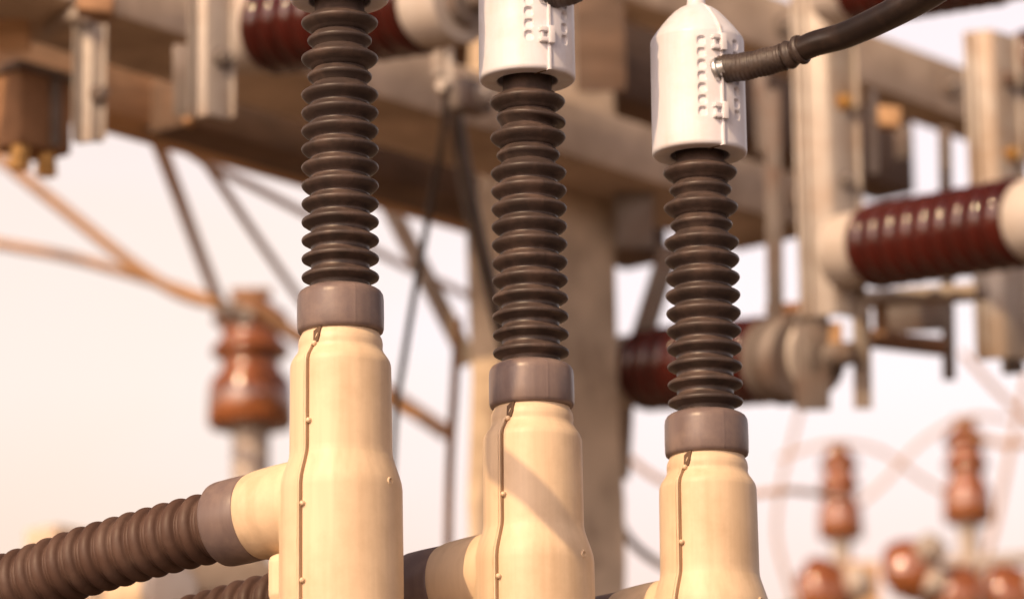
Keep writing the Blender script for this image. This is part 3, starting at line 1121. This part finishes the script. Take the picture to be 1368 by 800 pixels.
wire('bare wire sagging from the pole towards the right housing, low down', [(822, 690, 11), (845, 725, 11), (885, 755, 11), (960, 790, 11)], 11, 12, m='dull_steel')
wire('thin tan wire crossing from the pole to the lower right', [(815, 590, 13), (880, 640, 13), (960, 662, 13), (1060, 655, 13), (1130, 668, 13.5)], 13, 9)
wire('bare wire arching from the lower right insulators up past the right one', [(1150, 672), (1185, 640), (1222, 598), (1262, 570), (1300, 556), (1350, 560)], 17, 6)
wire('bare wire running down from the left brown insulator to the right one', [(1040, 612), (1090, 596), (1130, 592), (1180, 604), (1232, 640), (1290, 672)], 17, 6)
wire('bare wire dropping past the right housing towards the bottom', [(1072, 535), (1058, 590), (1043, 650), (1038, 720), (1060, 800), (1090, 900)], 16, 6)
wire('pale bare wire slanting down at the lower right edge', [(1372, 500), (1350, 600), (1332, 690), (1315, 760), (1300, 880)], 16.5, 8)
wire('thin bare wire slanting down from the right post over the lower right sky', [(1285, 470), (1330, 520), (1372, 560), (1420, 610)], 15, 8)
wire('bare wire between the right brown insulator and the right edge', [(1300, 582), (1340, 592), (1400, 590)], 17, 10)


# ------------------------------------------------------------------ brown post insulators
def post_proto():
    root = thing('post_insulator', 'x', 'insulator', (0, 0, 0), 'brown post insulators')
    # unit: 1 = its overall width
    prof = [(0.10, 1.62), (0.24, 1.60), (0.30, 1.55), (0.42, 1.46), (0.455, 1.40), (0.43, 1.35), (0.35, 1.31), (0.335, 1.24), (0.35, 1.16), (0.45, 1.06),
            (0.47, 1.02), (0.44, 0.97), (0.35, 0.93), (0.335, 0.86), (0.36, 0.78), (0.44, 0.70), (0.49, 0.60), (0.50, 0.45), (0.50, 0.18), (0.47, 0.13),
            (0.30, 0.12), (0.1, 0.12)]
    bm = bmesh.new()
    add_lathe(bm, prof[::-1], 64)
    link('porcelain', bm, 'brown_porcelain', root, sharp=60)
    bm = bmesh.new()
    add_lathe(bm, [(0.05, 1.58), (0.20, 1.60), (0.21, 1.68), (0.17, 1.73), (0.05, 1.75)], 32)
    add_box(bm, (0, 0, 1.72), (1, 0, 0), (0, 1, 0), UP, 0.24, 0.07, 0.05, 0.02)
    link('wire_clamp', bm, 'rust_steel', root, sharp=30)
    bm = bmesh.new()
    add_lathe(bm, [(0.22, -1.6), (0.22, 0.05), (0.27, 0.08), (0.27, 0.16), (0.1, 0.17)], 40)
    link('pedestal', bm, 'galvanised', root, sharp=35)
    return root


pins = [
    ('brown post insulator far behind the left spout, with bright round glints', (335, 585, 13.2), 116),
    ('left one of the two brown insulators standing out against the lower right sky', (1124, 728, 17), 60),
    ('right one of the two brown insulators against the lower right sky, slightly taller', (1294, 708, 17), 66),
]
pr = post_proto()
for i, (lab, (x, y, d), wpx) in enumerate(pins):
    o = pr if i == 0 else dup(pr, (0, 0, 0))
    o.location = P(x, y, d)
    s1 = wpx * d / F
    o.scale = (s1, s1, s1 * (1.0 if i == 0 else 1.32))
    o['label'] = lab

# brown glazed disc insulators low on the right, lying on their sides
def disc_proto():
    root = thing('disc_insulator', 'x', 'insulator', (0, 0, 0), 'brown disc insulators at the bottom right')
    bm = bmesh.new()
    add_lathe(bm, [(0.10, 0.02), (0.30, 0.0), (0.42, 0.04), (0.49, 0.12), (0.50, 0.20), (0.46, 0.30), (0.38, 0.40), (0.26, 0.50), (0.2, 0.54), (0.1, 0.55)], 56)
    for r_ in (0.22, 0.34):
        add_lathe(bm, [(r_, 0.06), (r_ + 0.01, -0.06), (r_ + 0.035, -0.07), (r_ + 0.05, 0.06)], 48, cap=False)
    link('porcelain', bm, 'brown_porcelain', root, sharp=60)
    bm = bmesh.new()
    add_lathe(bm, [(0.08, 0.5), (0.21, 0.51), (0.23, 0.60), (0.21, 0.74), (0.12, 0.80), (0.05, 0.81)], 36)
    link('metal_cap', bm, 'galvanised', root, sharp=35)
    bm = bmesh.new()
    add_lathe(bm, [(0.05, -0.34), (0.05, 0.03)], 20)
    link('pin', bm, 'dull_steel', root, sharp=35)
    return root


dpr = disc_proto()
for i, (lab, (x, y, d), wpx, dr) in enumerate([
        ('brown disc insulator at the bottom edge, nearest to the right cream housing', (1085, 800, 16), 106, (0.9, -0.35, 0.25)),
        ('glinting brown disc insulator at the bottom, in the gap below the two standing ones', (1212, 772, 15), 96, (0.5, -0.75, 0.55)),
        ('brown disc insulator at the bottom edge, right below the taller standing insulator', (1282, 806, 15), 96, (-0.6, -0.6, 0.35)),
        ('rightmost brown disc insulator at the bottom edge', (1336, 806, 15.2), 100, (0.8, -0.5, 0.3))]):
    o = dpr if i == 0 else dup(dpr, (0, 0, 0))
    s1 = wpx * d / F
    o.matrix_world = Matrix.Translation(P(x, y, d)) @ frame(dr).to_4x4() @ Matrix.Scale(s1, 4)
    o['label'] = lab
strap('tan plate behind the disc insulators at the lower right', [(1130, 790, 16.8), (1175, 790, 16.8)], 16.8, 80, tk=0.05, m='tan_and_flare', name='tan_plate', cat='plate')
# clamp and dark tail on the far left insulator
root = thing('wire_clamp', 'pale cast wire clamp on top of the far left insulator', 'clamp', P(312, 418, 12.9))
k = 12.9 / F
bm = bmesh.new()
add_box(bm, (0, 0, 0), (0.9, 0, -0.35), (0, 1, 0), (0.35, 0, 0.9), 26 * k, 12 * k, 12 * k, 5 * k)
link('body', bm, 'galvanised', root, sharp=30)
bm = bmesh.new()
add_hex(bm, (4 * k, -12 * k, 0), (0, -1, 0), 8 * k, 9 * k)
link('bolt', bm, 'dull_steel', root, sharp=30)
# their carriers (below the frame): crossarms on poles
def carrier(label, a, b, zt, hgt, polex, plabel):
    a, b = Vector((a.x, a.y, zt)), Vector((b.x, b.y, zt))
    d = (b - a).normalized()
    a, b = a - d * 0.5, b + d * 0.6
    c = (a + b) / 2
    bm = bmesh.new()
    add_box(bm, (0, 0, -hgt / 2), d, UP.cross(d), UP, (b - a).length / 2, 0.07, hgt / 2, 0.01)
    o = link('crossarm', bm, 'arm_concrete', None, sharp=30, loc=c)
    tag(o, label, 'crossarm', 'crossarms of the far poles')
    bm = bmesh.new()
    pp = a.lerp(b, polex) + UP.cross(d) * 0.24
    add_lathe(bm, [(0.19, 0), (0.16, zt + 0.05)], 40)
    o = link('concrete_pole', bm, 'concrete', None, sharp=40, loc=(pp.x, pp.y, 0))
    tag(o, plabel, 'pole', 'far concrete poles')


l0 = P(335, 592, 13.2); sL = 102 * 13.2 / F
carrier('concrete crossarm under the far left insulator, below the photo', l0 - AD * 0.4, l0 + AD * 0.8, l0.z - 1.6 * sL, 0.13, 0.2, 'concrete pole under the far left insulator, below the photo')
r1, r2 = P(1124, 728, 17), P(1294, 708, 17)
s1 = 63 * 17 / F
carrier('concrete crossarm under the two standing lower right insulators, below the photo', r1, r2, r1.z - 1.55 * s1, 0.13, 0.5, 'concrete pole behind the lower right insulators, below the photo')
r1, r2 = P(1088, 870, 16), P(1316, 870, 15)
carrier('nearer concrete crossarm at the lower right, below the photo', r1, r2, r1.z - 0.05, 0.13, 0.45, 'nearer concrete pole at the lower right, below the photo')

# pale bar and small white insulator low on the right, white insulator at the bottom left
strap('pale horizontal bar at the lower right edge, near the bottom', [(1250, 752, 16), (1420, 742, 16)], 16, 14, tk=0.05, m='galvanised', name='steel_bar', cat='bar')
a, b = P(90, 818, 9.6), P(232, 786, 8.9)
root = thing('arrester', 'pale cylindrical arrester with grey end, at the bottom left under the ribbed cable', 'arrester', a)
d = (b - a).normalized()
bm = bmesh.new()
L_ = (b - a).length
add_lathe(bm, [(0.03, 0), (0.05, 0.004), (0.054, 0.02), (0.054, L_ - 0.07), (0.05, L_ - 0.06)], 48, frame(d))
link('tube', bm, 'cream_polymer', root, sharp=35)
bm = bmesh.new()
add_lathe(bm, [(0.05, L_ - 0.062), (0.056, L_ - 0.058), (0.057, L_ - 0.01), (0.05, L_), (0.02, L_ + 0.004)], 48, frame(d))
link('end_cap', bm, 'grey_white', root, sharp=35)
bm = bmesh.new()
add_hex(bm, d * (L_ - 0.035) + UP * 0.053, UP, 0.014, 0.02)
link('bolt', bm, 'dull_steel', root, sharp=30)
bm = bmesh.new()
a2_, b2_ = P(60, 800, 10.2), P(190, 770, 9.6)
wire('rusty tan pipe under the ribbed cable at the bottom left', [(30, 812, 10.4), (110, 790, 10.2), (200, 770, 10)], 10.2, 26, m='rust_steel', name='pipe', group='pipes')
